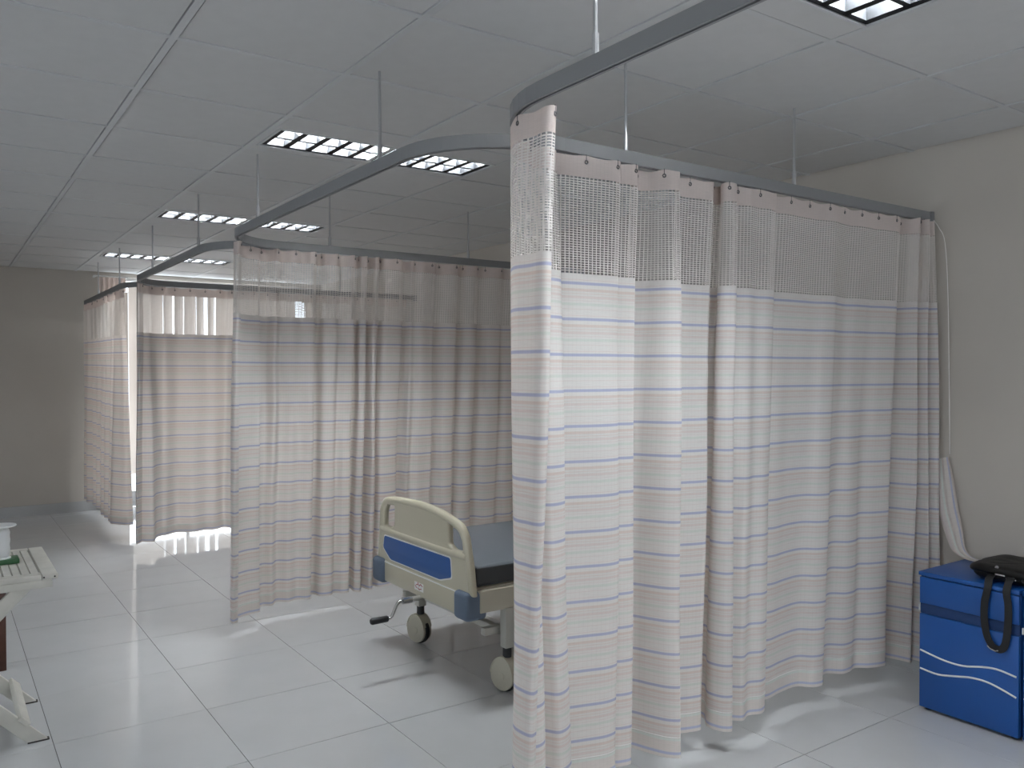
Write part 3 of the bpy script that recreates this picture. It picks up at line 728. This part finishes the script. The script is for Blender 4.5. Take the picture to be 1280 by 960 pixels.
mb.add(vs, fs); mb.build('strap', 'strap', bag, smooth=True)
MB().tube([(3.553, 1.672, .3675), (3.552, 1.66, .358), (3.552, 1.64, .3535), (3.553, 1.628, .358)], .003, 8).build('strap_adjuster', 'chrome', bag, smooth=True)
for (x, y, z) in ((3.602, 1.645, .658), (3.598, 1.60, .648)): MB().box((x-.006, y-.02, z-.004), (x+.004, y+.02, z+.004)).build('buckle', 'chrome', bag, bevel=.002)
MB().tube([(3.607, 1.66, .684), (3.603, 1.66, .686)], .008, 12).build('stud', 'chrome', bag, smooth=True)
MB().tube(crom([(3.60, 1.56, .65), (3.578, 1.53, .645), (3.585, 1.48, .64), (3.62, 1.45, .645)], 5), .006, 8).build('handle', 'strap', bag, smooth=True)

# ---------------------------------------------------------------- white folding table
tb = empty('folding_table', (.01, 4.06, 0), 'white painted folding wooden table with slatted top at the left edge', 'table')
TX0, TX1, TY0, TY1, TZ = -.37, .396, 3.757, 4.372, .70
for xa, xb in ((TX0, TX0+.056), (TX1-.056, TX1)): MB().box((xa, TY0, TZ-.022), (xb, TY1, TZ)).build('end_board', 'wood', tb, bevel=.004)
MB().box((TX0+.058, TY0, TZ-.022), (TX1-.058, TY0+.052, TZ-.0005)).build('edge_board', 'wood', tb, bevel=.003)
MB().box((TX0+.058, TY1-.052, TZ-.022), (TX1-.058, TY1, TZ-.0005)).build('edge_board', 'wood', tb, bevel=.003)
xx = TX0+.060; sme = None; ns_ = 21; wsl = (TX1-TX0-.12)/ns_
for k in range(ns_):
    if sme is None:
        o = MB().box((xx, TY0+.053, TZ-.018), (xx+wsl-.004, TY1-.053, TZ-.001)).build('slat', 'wood', tb, bevel=.0015, segs=1); sme = o.data
    else: o = link('slat', sme, tb); o.location = (k*wsl, 0, random.uniform(-.0008, .0008))
for y in (TY0+.018, TY1-.018): MB().box((TX0+.03, y-.012, TZ-.055), (TX1-.02, y+.012, TZ-.023)).build('apron', 'wood', tb, bevel=.003)
def tleg(y, a, b):
    """a, b = (x, z); flat-cut at the floor"""
    d = Vector((b[0]-a[0], 0, b[1]-a[1])).normalized(); hw = .027/abs(d.z)
    mb = MB(); vs = []
    for yy in (y-.011, y+.011):
        vs += [(a[0]-hw, yy, a[1]), (a[0]+hw, yy, a[1]), (b[0]+hw, yy, b[1]), (b[0]-hw, yy, b[1])]
    mb.add(vs, [(0,1,2,3), (4,7,6,5), (0,4,5,1), (1,5,6,2), (2,6,7,3), (3,7,4,0)])
    lg = mb.build('leg', 'wood', tb, bevel=.003)
    fb_ = MB().box((a[0]-hw-.002, y-.0115, 0), (a[0]+hw+.001, y+.0115, .006)).build('worn_foot', 'worn', lg)
    return lg
for y, i in ((TY0+.105, 1), (TY1-.02-.02, -1)):
    tleg(y, (.330, 0), (-.30, .66)); 
for y in (TY0+.042, TY1-.075): tleg(y, (-.34, 0), (.285, .66))
MB().beam((.278, TY0+.075, .100), (.278, TY1-.02, .100), .05, .02, (-.69, 0, .72)).build('stretcher', 'wood', tb, bevel=.003)
MB().beam((-.262, TY0+.03, .12), (-.262, TY1-.06, .12), .05, .02, (.69, 0, .72)).build('stretcher', 'wood', tb, bevel=.003)
MB().tube([(-.005, TY0+.03, .345), (-.005, TY1-.02, .345)], .006, 8).build('pivot_pin', 'steel', tb)
for (x) in (TX1-.05, TX1-.012): MB().tube([(x, TY0-.002, TZ-.012), (x, TY0+.004, TZ-.012)], .0035, 8).build('nail_head', 'worn', tb)

# spool and green box on the table
sx, sy = .215, 4.08
bxg = tag(MB().box((.12, 4.035, TZ+.0005), (.283, 4.125, TZ+.021)).build('tray', 'green', bevel=.004), 'low green tray under the white spool on the slatted table', 'tray')
spl = empty('cord_spool', (sx, sy, TZ+.021), 'white spool of cord standing in the green tray on the table', 'spool')
MB().lathe((sx, sy, TZ+.0212), [(.040, 0), (.040, .004), (.016, .010), (.016, .120), (.030, .130), (.058, .134), (.062, .137), (.060, .141)], 28).build('core', 'spool', spl, smooth=True)
MB().lathe((sx, sy, TZ+.0212), [(.030, .006), (.036, .02), (.0375, .04), (.036, .055), (.038, .075), (.0365, .095), (.038, .11), (.034, .122), (.026, .128)], 28).build('wound_cord', 'thread', spl, smooth=True)

# brown stool behind the table
st = empty('wooden_stool', (.08, 5.06, 0), 'dark brown wooden stool behind the white folding table', 'stool')
MB().box((-.12, 4.86, .415), (.285, 5.26, .445)).build('seat', 'brown', st, bevel=.008)
for x in (-.10, .262):
    for y in (4.885, 5.235): MB().beam((x, y, 0), (x, y, .415), .036, .036).build('leg', 'brown', st, bevel=.004)
for y in (4.885, 5.235): MB().box((-.08, y-.01, .15), (.242, y+.01, .18)).build('stretcher', 'brown', st, bevel=.003)
